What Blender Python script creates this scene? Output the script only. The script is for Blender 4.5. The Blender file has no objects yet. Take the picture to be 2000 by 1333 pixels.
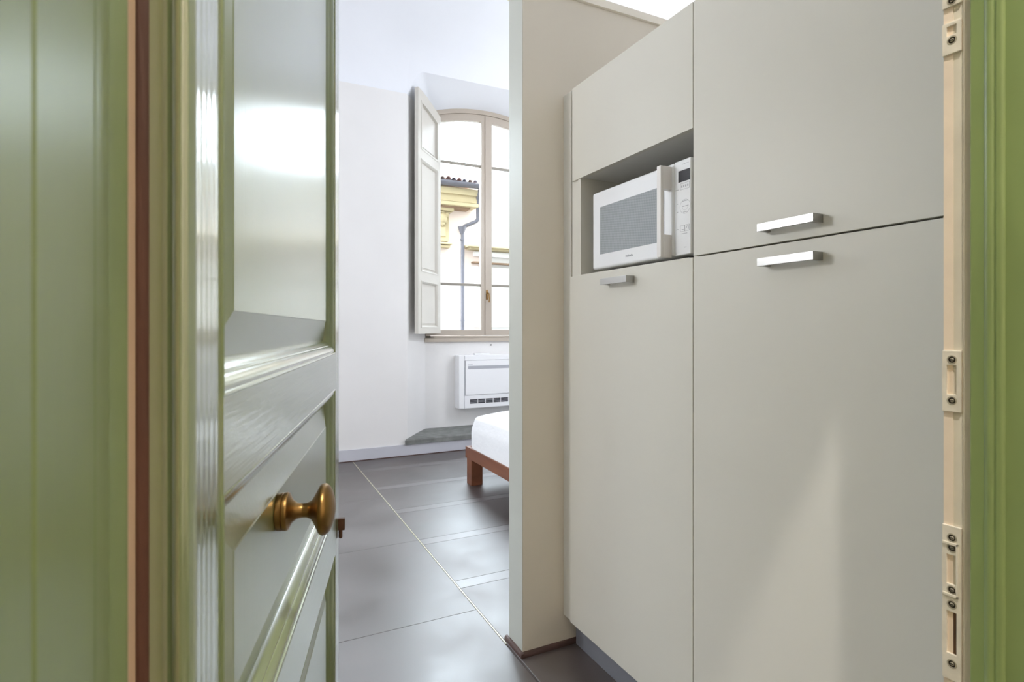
import bpy, bmesh, math, random
from math import sin, cos, tan, pi, radians, atan2, sqrt
from mathutils import Vector, Matrix
random.seed(7)
S = bpy.context.scene
C = S.collection

# ------------------------------------------------------------------ camera, sky, lights, exposure
EYE = 1.25
YAW = radians(26.1)
FPX = 1080.0
HOR = 643.0
cd = bpy.data.cameras.new('camera')
cam = bpy.data.objects.new('camera', cd); C.objects.link(cam)
cam.location = (0, 0, EYE)
cam.rotation_euler = (pi/2, 0, -YAW)
cd.sensor_width = 36.0
cd.lens = FPX/2000*36
cd.shift_y = -(666.5-HOR)/2000
cd.clip_start = 0.01
cd.dof.use_dof = True
cd.dof.focus_distance = 1.6
cd.dof.aperture_fstop = 9.0
S.camera = cam

world = bpy.data.worlds.new('overcast_sky'); S.world = world
world.use_nodes = True
bg = world.node_tree.nodes['Background']
bg.inputs[0].default_value = (0.80, 0.90, 1.0, 1)
bg.inputs[1].default_value = 22.0

def area_light(name, loc, rot, sx, sy, power, col=(1, 1, 1), portal=False):
    l = bpy.data.lights.new(name, 'AREA'); l.shape = 'RECTANGLE'; l.size = sx; l.size_y = sy
    l.energy = power; l.color = col
    if portal: l.cycles.is_portal = True
    o = bpy.data.objects.new(name, l); C.objects.link(o); o.location = loc; o.rotation_euler = rot
    return o
WIN_X = (-0.75, 2.525, 4.75)   # centre lines of the tall windows in the far wall (middle one in view; outer two unseen, added for daylight)
for wx in WIN_X:
    area_light('window_portal', (wx, 5.93, 2.42), (-pi/2, 0, 0), 1.3, 2.4, 1, portal=True)

# ceiling lamp of the landing outside the door, then two unseen fill lights added in the room
l = bpy.data.lights.new('landing_lamp', 'POINT'); l.energy = 230; l.shadow_soft_size = 0.035; l.color = (1.0, 0.955, 0.90)
o = bpy.data.objects.new('landing_lamp', l); C.objects.link(o); o.location = (0.05, -0.45, 3.745)
l = bpy.data.lights.new('room_fill_light', 'POINT'); l.energy = 112; l.shadow_soft_size = 0.25; l.color = (0.94, 0.97, 1.0)
o = bpy.data.objects.new('room_fill_light', l); C.objects.link(o); o.location = (3.8, 3.5, 2.85)  # no lamp hangs here; added to brighten walls and ceiling
l = bpy.data.lights.new('cabinet_fill_light', 'POINT'); l.energy = 74; l.shadow_soft_size = 0.2; l.color = (0.97, 0.98, 1.0)
o = bpy.data.objects.new('cabinet_fill_light', l); C.objects.link(o); o.location = (-1.3, 2.5, 2.2)  # unseen light added to brighten the cabinet fronts

S.view_settings.view_transform = 'Standard'
S.view_settings.look = 'None'
S.view_settings.exposure = 0.0
S.view_settings.gamma = 1.0
S.view_settings.use_curve_mapping = False
S.cycles.max_bounces = 10
S.cycles.diffuse_bounces = 6
S.cycles.sample_clamp_indirect = 8.0

# ------------------------------------------------------------------ layout helpers (pixel of the 2000x1333 photo -> point on a real plane)
def ray(x, y):
    a = (x-1000)/FPX; b = (HOR-y)/FPX
    return Vector((sin(YAW)+a*cos(YAW), cos(YAW)-a*sin(YAW), b))
def atY(x, y, Y):
    r = ray(x, y); t = Y/r.y; return Vector((r.x*t, Y, EYE+r.z*t))
def atX(x, y, X):
    r = ray(x, y); t = X/r.x; return Vector((X, r.y*t, EYE+r.z*t))

# ------------------------------------------------------------------ materials
def lin(r, g, b):
    f = lambda c: (c/255/12.92) if c/255 <= 0.04045 else ((c/255+0.055)/1.055)**2.4
    return (f(r), f(g), f(b))
MATS = {}
def mat(name, col, rough=0.5, metal=0.0, spec=0.5, var=0.0, vscale=4.0, bump=0.0, bscale=(40, 40, 40), coat=0.0, coat_rough=0.1, coat_ior=1.5, ior=1.5, dist=0.002, grain=0.0, rvar=0.0, col2=None, detail=4, vstretch=(1,1,1)):
    if name in MATS: return MATS[name]
    m = bpy.data.materials.new(name); m.use_nodes = True
    nt = m.node_tree; b = nt.nodes['Principled BSDF']
    b.inputs['Base Color'].default_value = (*col, 1)
    b.inputs['Roughness'].default_value = rough
    b.inputs['Metallic'].default_value = metal
    b.inputs['Specular IOR Level'].default_value = spec
    b.inputs['Coat Weight'].default_value = coat
    b.inputs['Coat Roughness'].default_value = coat_rough
    b.inputs['Coat IOR'].default_value = coat_ior
    b.inputs['IOR'].default_value = ior
    tc = None
    if var or bump or rvar or col2:
        tc = nt.nodes.new('ShaderNodeTexCoord')
    if var or col2 or rvar:
        mp0 = nt.nodes.new('ShaderNodeMapping'); mp0.inputs['Scale'].default_value = vstretch
        nt.links.new(tc.outputs['Object'], mp0.inputs['Vector'])
        n = nt.nodes.new('ShaderNodeTexNoise'); n.inputs['Scale'].default_value = vscale; n.inputs['Detail'].default_value = detail
        nt.links.new(mp0.outputs['Vector'], n.inputs['Vector'])
        if var or col2:
            r = nt.nodes.new('ShaderNodeValToRGB')
            c1 = tuple(max(0, c*(1-var)) for c in col); c2 = col2 or tuple(min(1, c*(1+var)) for c in col)
            r.color_ramp.elements[0].color = (*c1, 1); r.color_ramp.elements[1].color = (*c2, 1)
            r.color_ramp.elements[0].position = 0.3; r.color_ramp.elements[1].position = 0.7
            nt.links.new(n.outputs['Fac'], r.inputs['Fac']); nt.links.new(r.outputs['Color'], b.inputs['Base Color'])
        if rvar:
            mr = nt.nodes.new('ShaderNodeMapRange')
            mr.inputs['From Min'].default_value = 0.3; mr.inputs['From Max'].default_value = 0.7
            mr.inputs['To Min'].default_value = rough-rvar; mr.inputs['To Max'].default_value = rough+rvar
            nt.links.new(n.outputs['Fac'], mr.inputs['Value']); nt.links.new(mr.outputs['Result'], b.inputs['Roughness'])
    if bump:
        mp = nt.nodes.new('ShaderNodeMapping'); mp.inputs['Scale'].default_value = bscale
        n2 = nt.nodes.new('ShaderNodeTexNoise'); n2.inputs['Scale'].default_value = 1.0; n2.inputs['Detail'].default_value = 3
        bp = nt.nodes.new('ShaderNodeBump'); bp.inputs['Strength'].default_value = bump; bp.inputs['Distance'].default_value = dist
        nt.links.new(tc.outputs['Object'], mp.inputs['Vector']); nt.links.new(mp.outputs['Vector'], n2.inputs['Vector'])
        nt.links.new(n2.outputs['Fac'], bp.inputs['Height']); nt.links.new(bp.outputs['Normal'], b.inputs['Normal'])
        if grain:      # open wood grain telegraphing through the paint
            mg = nt.nodes.new('ShaderNodeMapping'); mg.inputs['Scale'].default_value = (1, 1, 0.07)
            wv_ = nt.nodes.new('ShaderNodeTexWave'); wv_.wave_type = 'BANDS'; wv_.bands_direction = 'X'
            wv_.inputs['Scale'].default_value = 26; wv_.inputs['Distortion'].default_value = 5.5; wv_.inputs['Detail'].default_value = 2; wv_.inputs['Detail Scale'].default_value = 0.35
            b2 = nt.nodes.new('ShaderNodeBump'); b2.inputs['Strength'].default_value = grain; b2.inputs['Distance'].default_value = 0.0012
            nt.links.new(tc.outputs['Object'], mg.inputs['Vector']); nt.links.new(mg.outputs['Vector'], wv_.inputs['Vector'])
            nt.links.new(wv_.outputs['Fac'], b2.inputs['Height']); nt.links.new(bp.outputs['Normal'], b2.inputs['Normal'])
            nt.links.new(b2.outputs['Normal'], b.inputs['Normal']); bp = b2
        if coat: nt.links.new(bp.outputs['Normal'], b.inputs['Coat Normal'])
    MATS[name] = m
    return m
def glass_mat():
    m = bpy.data.materials.new('window_glass'); m.use_nodes = True
    nt = m.node_tree; nt.nodes.clear()
    out = nt.nodes.new('ShaderNodeOutputMaterial'); mx = nt.nodes.new('ShaderNodeMixShader')
    t = nt.nodes.new('ShaderNodeBsdfTransparent'); g = nt.nodes.new('ShaderNodeBsdfGlossy'); f = nt.nodes.new('ShaderNodeFresnel')
    f.inputs['IOR'].default_value = 1.12; g.inputs['Roughness'].default_value = 0.02
    t.inputs['Color'].default_value = (0.97, 0.985, 0.98, 1)
    nt.links.new(f.outputs[0], mx.inputs[0]); nt.links.new(t.outputs[0], mx.inputs[1]); nt.links.new(g.outputs[0], mx.inputs[2])
    nt.links.new(mx.outputs[0], out.inputs[0]); return m

GREEN = lin(124, 137, 94)
M_green_v = mat('green_gloss_paint_vertical_grain', GREEN, 0.3, spec=0.5, coat=1.0, coat_rough=0.11, coat_ior=2.8, grain=0.16, var=0.06, vscale=3, bump=0.06, bscale=(330, 330, 4), dist=0.002, vstretch=(1, 1, 1))
M_green_h = mat('green_gloss_paint_horizontal_grain', GREEN, 0.3, spec=0.5, coat=1.0, coat_rough=0.2, coat_ior=3.0, var=0.06, vscale=3, bump=0.25, bscale=(9, 120, 170), dist=0.002)
M_green_p = mat('green_gloss_paint_panel', GREEN, 0.3, spec=0.5, coat=1.0, coat_rough=0.22, coat_ior=1.5, var=0.05, vscale=3, bump=0.15, bscale=(420, 420, 5), dist=0.0015)
M_green_q = mat('green_gloss_paint_lower_panel', GREEN, 0.3, spec=0.5, coat=1.0, coat_rough=0.24, coat_ior=3.0, var=0.05, vscale=3, bump=0.15, bscale=(420, 420, 5), dist=0.0015)
M_green_m = mat('green_gloss_paint_moulding', GREEN, 0.22, spec=0.5, coat=1.0, coat_rough=0.15, coat_ior=1.8, var=0.05, vscale=3, bump=0.1, bscale=(60, 60, 60), dist=0.0006)
M_green_f = mat('green_frame_paint', lin(130, 147, 92), 0.34, spec=0.5, var=0.07, vscale=4, bump=0.15, bscale=(90, 90, 12), dist=0.0008)
M_peach = mat('peach_undercoat', lin(226, 190, 160), 0.55, var=0.06, vscale=8)
M_brown_edge = mat('bare_brown_door_edge', lin(88, 58, 44), 0.5, var=0.35, vscale=10, vstretch=(1, 1, .3), bump=0.4, bscale=(200, 200, 30))
M_gap = mat('dark_joint', lin(30, 28, 24), 0.9)
M_cream = mat('cream_jamb_paint', lin(224, 215, 196), 0.42, var=0.07, vscale=14, bump=0.35, bscale=(120, 120, 40), dist=0.001)
M_cream2 = mat('grey_cream_jamb_paint', lin(200, 190, 168), 0.45, var=0.06, vscale=14, bump=0.3, bscale=(120, 120, 30), dist=0.001)
M_plate = mat('painted_steel_plate', lin(232, 224, 208), 0.4, var=0.08, vscale=40, bump=0.4, bscale=(160, 160, 160), dist=0.0008)
M_screw = mat('worn_screw', lin(168, 160, 140), 0.45)
M_slot = mat('raw_wood_mortice', lin(92, 66, 44), 0.8, var=0.5, vscale=40)
M_brass = mat('aged_brass', lin(144, 112, 66), 0.36, metal=1.0, var=0.16, vscale=30, bump=0.05, bscale=(300, 300, 300))
M_brownmetal = mat('brown_latch_metal', lin(92, 62, 46), 0.4, metal=0.5)
M_wall = mat('warm_white_plaster', lin(232, 231, 231), 0.85, var=0.025, vscale=1.6, bump=0.12, bscale=(9, 9, 9), dist=0.004)
M_ceil = mat('cool_white_plaster', lin(238, 241, 248), 0.85, var=0.02, vscale=1.3, bump=0.15, bscale=(5, 5, 5), dist=0.006)
M_part = mat('greige_laminate_panel', lin(226, 217, 200), 0.5, spec=0.4, var=0.02, vscale=2)
M_cap = mat('pale_cap_laminate', lin(246, 238, 222), 0.5)
M_trim = mat('dark_brown_trim', lin(84, 62, 56), 0.45, var=0.2, vscale=12)
M_cab = mat('greige_cabinet_laminate', lin(210, 207, 196), 0.42, spec=0.4, var=0.015, vscale=1.5)
M_cab_in = mat('pale_cabinet_interior', lin(214, 212, 206), 0.5)
M_plinth = mat('blue_grey_plinth', lin(126, 128, 136), 0.45)
M_steel = mat('brushed_steel', lin(172, 171, 168), 0.34, metal=1.0, bump=0.08, bscale=(500, 8, 500), dist=0.0005)
M_mwhite = mat('microwave_white', lin(236, 237, 238), 0.3, spec=0.5)
M_mwin = mat('microwave_window', lin(150, 155, 156), 0.16, spec=0.6)
nt = M_mwin.node_tree; tc_ = nt.nodes.new('ShaderNodeTexCoord'); mp_ = nt.nodes.new('ShaderNodeMapping'); mp_.inputs['Rotation'].default_value = (radians(38), 0, 0)
ck = nt.nodes.new('ShaderNodeTexChecker'); ck.inputs['Scale'].default_value = 170
ck.inputs['Color1'].default_value = (*lin(146, 151, 153), 1); ck.inputs['Color2'].default_value = (*lin(160, 165, 167), 1)
nt.links.new(tc_.outputs['Object'], mp_.inputs['Vector']); nt.links.new(mp_.outputs['Vector'], ck.inputs['Vector']); nt.links.new(ck.outputs['Color'], nt.nodes['Principled BSDF'].inputs['Base Color'])
M_mbox = mat('microwave_case', lin(222, 222, 222), 0.4)
M_disp = mat('dark_display', lin(54, 54, 58), 0.2)
M_print = mat('grey_print', lin(150, 150, 154), 0.6)
M_mhandle = mat('microwave_handle', lin(226, 222, 218), 0.35)
M_base = mat('blue_grey_baseboard', lin(196, 197, 206), 0.45, var=0.03, vscale=3)
M_stone = mat('grey_sandstone', lin(122, 124, 122), 0.75, var=0.22, vscale=14, bump=0.5, bscale=(50, 50, 50), dist=0.004)
M_frame = mat('cream_window_paint', lin(186, 175, 162), 0.4, spec=0.5, var=0.02, vscale=4)
M_shut = mat('cream_shutter_paint', lin(212, 208, 200), 0.38, spec=0.5, var=0.02, vscale=4)
M_bar = mat('grey_glazing_bar', lin(150, 144, 134), 0.5)
M_glass = glass_mat()
M_acw = mat('ac_white_plastic', lin(244, 245, 248), 0.38)
M_acg = mat('ac_grey_plastic', lin(176, 178, 186), 0.4)
M_acd = mat('ac_dark_duct', lin(52, 52, 58), 0.6)
M_sheet = mat('white_bed_linen', lin(240, 240, 242), 0.9, spec=0.2, bump=0.5, bscale=(9, 9, 14), dist=0.012)
M_bedwood = mat('reddish_brown_bed_wood', lin(124, 76, 52), 0.42, var=0.25, vscale=9, vstretch=(1, .15, 1))
M_tile = mat('brown_grey_stoneware', lin(54, 44, 41), 0.42, spec=1.0, ior=1.9, col2=lin(76, 64, 62), vscale=2.6, rvar=0.09, detail=8, bump=0.1, bscale=(30, 30, 30), dist=0.001)
M_tile_s = mat('light_stoneware_strip', lin(88, 80, 80), 0.42, spec=1.0, ior=1.9, var=0.1, vscale=6, rvar=0.05, bump=0.1, bscale=(30, 30, 30), dist=0.001)
M_grout = mat('dark_grout', lin(84, 76, 72), 0.8)
M_inlay = mat('pale_brass_inlay', lin(206, 202, 180), 0.35, metal=0.3)
M_hallfloor = mat('landing_stone', lin(96, 92, 86), 0.6, var=0.1, vscale=3)
M_hallwall = mat('landing_plaster', lin(212, 205, 192), 0.8, var=0.02, vscale=2)
M_fac = mat('pale_pink_stucco', lin(244, 228, 220), 0.85, var=0.04, vscale=.6)
M_fac2 = mat('pale_white_stucco', lin(242, 241, 240), 0.85, var=0.04, vscale=.6)
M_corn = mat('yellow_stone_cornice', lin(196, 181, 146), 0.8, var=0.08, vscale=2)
M_cornd = mat('dark_cornice_stone', lin(150, 124, 102), 0.85, var=0.1, vscale=3)  # darker and browner than the cornice; soffit and hood line
M_gutter = mat('grey_zinc', lin(108, 107, 116), 0.5, metal=0.1, var=0.12, vscale=3)
M_rtile = mat('terracotta_tile', lin(186, 140, 124), 0.85, var=0.3, vscale=4)
M_ownfac = mat('street_plaster', lin(128, 124, 118), 0.85)
M_street = mat('street_paving', lin(92, 90, 88), 0.85, var=0.1, vscale=1)

# ------------------------------------------------------------------ object helpers
def tag(o, label=None, cat=None, group=None, kind=None):
    if label: o['label'] = label
    if cat: o['category'] = cat
    if group: o['group'] = group
    if kind: o['kind'] = kind
    return o
def empty(name, loc=(0, 0, 0), rz=0.0):
    o = bpy.data.objects.new(name, None); C.objects.link(o)
    o.location = loc; o.rotation_euler = (0, 0, rz); o.empty_display_size = 0.05
    return o
def base_of(parent, local):
    if parent is None or local: return Vector((0, 0, 0))
    v = Vector(parent.location); p = parent.parent
    while p is not None:
        v += Vector(p.location); p = p.parent
    return v
def weight(o):
    w = o.modifiers.new('weighted_normals', 'WEIGHTED_NORMAL'); w.keep_sharp = True; w.weight = 100; w.mode = 'FACE_AREA'
def mk(name, verts, faces, m, parent=None, local=False, smooth=False):
    off = base_of(parent, local)
    me = bpy.data.meshes.new(name)
    me.from_pydata([tuple(Vector(v)-off) for v in verts], [], faces)
    me.materials.append(m)
    bm = bmesh.new(); bm.from_mesh(me); bmesh.ops.recalc_face_normals(bm, faces=bm.faces); bm.to_mesh(me); bm.free()
    if smooth:
        for p in me.polygons: p.use_smooth = True
        me.set_sharp_from_angle(angle=radians(38))
    o = bpy.data.objects.new(name, me); C.objects.link(o)
    if parent is not None: o.parent = parent
    if smooth: weight(o)
    return o
def from_bm(name, bm, m, parent=None, local=False, smooth=False, angle=38):
    off = base_of(parent, local)
    bmesh.ops.translate(bm, vec=-off, verts=bm.verts)
    bmesh.ops.recalc_face_normals(bm, faces=bm.faces)
    me = bpy.data.meshes.new(name); bm.to_mesh(me); bm.free(); me.materials.append(m)
    if smooth:
        for p in me.polygons: p.use_smooth = True
        me.set_sharp_from_angle(angle=radians(angle))
    o = bpy.data.objects.new(name, me); C.objects.link(o)
    if parent is not None: o.parent = parent
    if smooth and angle < 100: weight(o)
    return o
def bm_box(bm, x0, x1, y0, y1, z0, z1, bev=0.0, seg=2):
    r = bmesh.ops.create_cube(bm, size=1.0); vs = r['verts']
    for v in vs:
        v.co = Vector(((x0+x1)/2+v.co.x*(x1-x0), (y0+y1)/2+v.co.y*(y1-y0), (z0+z1)/2+v.co.z*(z1-z0)))
    if bev > 0:
        es = list({e for v in vs for e in v.link_edges})
        bmesh.ops.bevel(bm, geom=es, offset=bev, segments=seg, affect='EDGES', profile=0.6)
def box(name, x0, x1, y0, y1, z0, z1, m, parent=None, bev=0.0, seg=2, local=False):
    bm = bmesh.new(); bm_box(bm, min(x0, x1), max(x0, x1), min(y0, y1), max(y0, y1), min(z0, z1), max(z0, z1), bev, seg)
    return from_bm(name, bm, m, parent, local, smooth=bev > 0)
def boxes(name, lst, m, parent=None, bev=0.0, local=False):
    bm = bmesh.new()
    for b in lst: bm_box(bm, *b, bev)
    return from_bm(name, bm, m, parent, local, smooth=bev > 0)
def prism(name, poly, z0, z1, m, parent=None, local=False, smooth=False):
    n = len(poly)
    v = [(p[0], p[1], z0) for p in poly]+[(p[0], p[1], z1) for p in poly]
    f = [tuple(range(n)), tuple(range(n, 2*n))]+[(i, (i+1) % n, n+(i+1) % n, n+i) for i in range(n)]
    return mk(name, v, f, m, parent, local, smooth)
def extr(name, prof, axis, a0, a1, m, parent=None, local=False, smooth=False):
    """closed profile given as points in the two other axes, swept along axis"""
    def pt(p, a):
        return {'x': (a, p[0], p[1]), 'y': (p[0], a, p[1]), 'z': (p[0], p[1], a)}[axis]
    n = len(prof)
    v = [pt(p, a0) for p in prof]+[pt(p, a1) for p in prof]
    f = [tuple(range(n)), tuple(range(n, 2*n))]+[(i, (i+1) % n, n+(i+1) % n, n+i) for i in range(n)]
    return mk(name, v, f, m, parent, local, smooth)
def lathe(name, prof, origin, axis, m, parent=None, local=False, n=40):
    """prof: (distance along axis, radius)"""
    axis = Vector(axis).normalized(); u = axis.orthogonal().normalized(); w = axis.cross(u)
    v = []; f = []
    for d, r in prof:
        for k in range(n):
            a = 2*pi*k/n
            v.append(Vector(origin)+axis*d+(u*cos(a)+w*sin(a))*max(r, 1e-5))
    for i in range(len(prof)-1):
        for k in range(n):
            f.append((i*n+k, i*n+(k+1) % n, (i+1)*n+(k+1) % n, (i+1)*n+k))
    f.append(tuple(range(n))); f.append(tuple(range((len(prof)-1)*n, len(prof)*n)))
    return mk(name, v, f, m, parent, local, smooth=True)
def tube(name, pts, r, m, parent=None, local=False, n=12):
    pts = [Vector(p) for p in pts]; v = []; f = []
    for i, p in enumerate(pts):
        d = (pts[min(i+1, len(pts)-1)]-pts[max(i-1, 0)]).normalized()
        u = d.cross(Vector((0, 1, 0.013))).normalized(); w = d.cross(u)
        for k in range(n):
            a = 2*pi*k/n; v.append(p+(u*cos(a)+w*sin(a))*r)
    for i in range(len(pts)-1):
        for k in range(n): f.append((i*n+k, i*n+(k+1) % n, (i+1)*n+(k+1) % n, (i+1)*n+k))
    f.append(tuple(range(n))); f.append(tuple(range((len(pts)-1)*n, len(pts)*n)))
    return mk(name, v, f, m, parent, local, smooth=True)
def moulding_set(parent, x0, x1, z0, z1, prof, m, name='moulding'):
    """four mitred strips round an opening; prof = (inset, depth) closed loop, in parent's local x (width), y (depth), z"""
    n = len(prof)
    def strip(a, b):
        v = a+b; f = [tuple(range(n)), tuple(range(n, 2*n))]+[(i, (i+1) % n, n+(i+1) % n, n+i) for i in range(n)]
        return mk(name, v, f, m, parent, True, smooth=True)
    strip([(x0+w, d, z0+w) for w, d in prof], [(x1-w, d, z0+w) for w, d in prof])
    strip([(x0+w, d, z1-w) for w, d in prof], [(x1-w, d, z1-w) for w, d in prof])
    strip([(x0+w, d, z0+w) for w, d in prof], [(x0+w, d, z1-w) for w, d in prof])
    strip([(x1-w, d, z0+w) for w, d in prof], [(x1-w, d, z1-w) for w, d in prof])
def frustum_panel(name, x0, x1, z0, z1, margin, y_out, y_field, y_back, m, parent, step=0.0008):
    """fielded panel: sloping margins, raised field"""
    a = margin
    v = []
    for (i, y) in ((0, y_back), (0, y_out), (a, y_field+step), (a+0.0015, y_field)):
        v += [(x0+i, y, z0+i), (x1-i, y, z0+i), (x1-i, y, z1-i), (x0+i, y, z1-i)]
    f = [(0, 1, 2, 3), (12, 13, 14, 15)]
    for k in range(3):
        for j in range(4):
            f.append((4*k+j, 4*k+(j+1) % 4, 4*k+4+(j+1) % 4, 4*k+4+j))
    return mk(name, v, f, m, parent, True)

# ================================================================== SETTING
RX0, RX1 = -2.1, 6.0          # room left / right walls
RY0, RY1 = 0.402, 5.35         # entry wall inner face / far wall face
CEIL = 4.27
OPX0, OPX1 = -0.058, 0.825     # door opening
LINT = 2.305
NICHE_Y = 5.82
SPRING = 3.57                  # where wall turns into vault
def cove(z):
    a, b = 1.2, CEIL-SPRING
    s = min(1, max(0, (z-SPRING)/b)); return RY1-a*(1-sqrt(max(0, 1-s*s)))

# floor: bed of grout, each tile a part
fl = box('floor', RX0, RX1, RY0-0.03, 5.9, -0.12, -0.004, M_grout)
tag(fl, 'dark brown grey stoneware tile floor with satin sheen', 'floor', kind='structure')
LINE = 0.945
def tile(x0, x1, y0, y1, m=M_tile, g=0.0012):
    x0 = max(x0, RX0+.002); x1 = min(x1, RX1-.002); y1 = min(y1, 5.80); y0 = max(y0, RY0-0.02)
    if x1-x0 < 0.02 or y1-y0 < 0.02: return
    g_ = g
    box('tile', x0+g_, x1-g_, y0+g_, y1-g_, -0.006, 0.0, m, fl, bev=0.0007, seg=1)
ys = [-0.42+0.9*k for k in range(8)]
for i in range(len(ys)-1):
    for (xa, xb) in ((LINE-3.6, LINE-2.7), (LINE-2.7, LINE-1.8), (LINE-1.8, LINE-0.9), (LINE-0.9, LINE-0.004)):
        tile(xa, xb, ys[i], ys[i+1])
yr = [0.10+0.6*k for k in range(11)]
for i in range(len(yr)-1):
    for k in range(5):
        xa = LINE+0.004+1.2*k
        tile(xa, xa+1.2, yr[i]+0.085, yr[i+1], M_tile)
        tile(xa, xa+1.2, yr[i], yr[i]+0.085, M_tile_s)
box('inlay_strip', LINE-0.0028, LINE+0.0028, 1.98, RY1-0.02, -0.005, 0.0004, M_inlay, fl)

# far wall with two deep splayed window niches
WIN_HW = 0.725; WIN_Z0 = 1.152; WIN_ZS = 3.60; WIN_RISE = 0.14
def arch_z(dx, inset=0.0):
    return WIN_ZS-inset+WIN_RISE*(1-(dx/WIN_HW)**2)
SPLAY = 0.33; NTOP = 3.79
wv, wf = [], []
def q(*pts):
    n = len(wv); wv.extend(pts); wf.append(tuple(range(n, n+len(pts))))
nf = [(cx-WIN_HW-SPLAY, cx+WIN_HW+SPLAY) for cx in WIN_X]
edges = [RX0]+[e for p in nf for e in p]+[RX1]
for i in range(0, len(edges), 2):
    q((edges[i], RY1, 0), (edges[i+1], RY1, 0), (edges[i+1], RY1, SPRING), (edges[i], RY1, SPRING))
for (f0, f1), cx in zip(nf, WIN_X):
    b0, b1 = cx-WIN_HW, cx+WIN_HW
    q((f0, RY1, 0), (f0, RY1, SPRING), (b0, NICHE_Y, WIN_ZS), (b0, NICHE_Y, 0))
    q((f1, RY1, 0), (f1, RY1, SPRING), (b1, NICHE_Y, WIN_ZS), (b1, NICHE_Y, 0))
    q((b0, NICHE_Y, 0), (b1, NICHE_Y, 0), (b1, NICHE_Y, WIN_Z0), (b0, NICHE_Y, WIN_Z0))
wb = mk('wall_back', wv, wf, M_wall)
tag(wb, 'warm white plaster far wall with deep splayed window niches', 'wall', kind='structure')

# ceiling: flat part, cove over the far wall, soffits over the niches
cv, cf = [], []
def qc(*pts):
    n = len(cv); cv.extend(pts); cf.append(tuple(range(n, n+len(pts))))
yflat = RY1-1.2
qc((RX0, RY0-.21, CEIL), (RX1, RY0-.21, CEIL), (RX1, yflat, CEIL), (RX0, yflat, CEIL))
NS = 14
def zs_from(z0):
    t0 = math.asin(min(1, (z0-SPRING)/(CEIL-SPRING)))
    return [SPRING+(CEIL-SPRING)*sin(t0+(pi/2-t0)*k/NS) for k in range(NS+1)]
def strip_cols(cols):
    """cols: list of (x, zstart)"""
    n0 = len(cv); k = NS+1
    for x, z0 in cols:
        for z in zs_from(z0): cv.append((x, cove(z), z))
    for i in range(len(cols)-1):
        for j in range(NS):
            cf.append((n0+i*k+j, n0+(i+1)*k+j, n0+(i+1)*k+j+1, n0+i*k+j+1))
def niche_top(t):        # front edge of niche soffit, rises quickly from the springing
    return SPRING+(NTOP-SPRING)*min(1, sin(min(1, t*6)*pi/2))*1.0+0.05*sin(pi*t)
for i in range(0, len(edges), 2):
    strip_cols([(edges[i], SPRING), (edges[i+1], SPRING)])
NC = 60
for (f0, f1), cx in zip(nf, WIN_X):
    b0, b1 = cx-WIN_HW, cx+WIN_HW
    cols = []
    for i in range(NC+1):
        t = i/NC; tt = min(t, 1-t)*2
        z = SPRING+(NTOP-SPRING)*sin(min(1, tt*7)*pi/2)
        cols.append((f0+(f1-f0)*t, z))
    strip_cols(cols)
    n0 = len(cv); M = 6
    for i, (x, z) in enumerate(cols):
        t = i/NC; xb = b0+(b1-b0)*t; zb = arch_z(xb-cx)
        for j in range(M+1):
            s = j/M
            cv.append((x+(xb-x)*s, cove(z)+(NICHE_Y-cove(z))*s, z+(zb-z)*s))
    for i in range(NC):
        for j in range(M):
            a = n0+i*(M+1)+j; b = n0+(i+1)*(M+1)+j
            cf.append((a, b, b+1, a+1))
ce = mk('ceiling', cv, cf, M_ceil, smooth=True)
tag(ce, 'cool white vaulted plaster ceiling curving down to the window wall', 'ceiling', kind='structure')

# side walls (simple shells outside the view)
wl = box('wall_left', RX0-0.15, RX0, RY0-.02, 5.5, -.1, CEIL+.1, M_wall)
tag(wl, 'white plaster side wall behind the open green door', 'wall', kind='structure')
wr = box('wall_right', RX1, RX1+0.15, RY0-.02, 5.5, -.1, CEIL+.1, M_wall)
tag(wr, 'white plaster side wall beyond the bed', 'wall', kind='structure')
# entry wall with the doorway
EW0 = 0.19
we = empty('wall_front', (0, EW0, 0))
tag(we, 'plaster entry wall pierced by the green doorway', 'wall', kind='structure')
for (a, b, c, d) in ((-2.2, OPX0-0.04, -.1, CEIL+.1), (OPX1+0.03, RX1, -.1, CEIL+.1), (OPX0-0.04, OPX1+0.03, LINT+0.03, CEIL+.1)):
    box('wall_section', a, b, EW0+0.004, RY0, c, d, M_wall, we)
# landing outside the door
hf = box('floor_landing', -2.2, 2.6, -2.8, RY0-.032, -.1, -0.001, M_hallfloor); tag(hf, 'pale stone landing floor outside the doorway', 'floor', kind='structure')
hc = box('ceiling_landing', -2.2, 2.6, -2.8, EW0+.02, 3.95, 4.05, M_hallwall); tag(hc, 'plaster ceiling over the landing outside', 'ceiling', kind='structure')
for nm, a in (('wall_landing_left', (-2.3, -2.2, -2.8, EW0+.1)), ('wall_landing_right', (2.6, 2.7, -2.8, EW0+.1)), ('wall_landing_rear', (-2.3, 2.7, -2.9, -2.8))):
    w_ = box(nm, *a, -.1, 4.05, M_hallwall)
    tag(w_, {'wall_landing_left': 'plaster wall of the landing on the hinge side', 'wall_landing_right': 'plaster wall of the landing on the lock side', 'wall_landing_rear': 'plaster wall of the landing facing the doorway'}[nm], 'wall', kind='structure')

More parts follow.
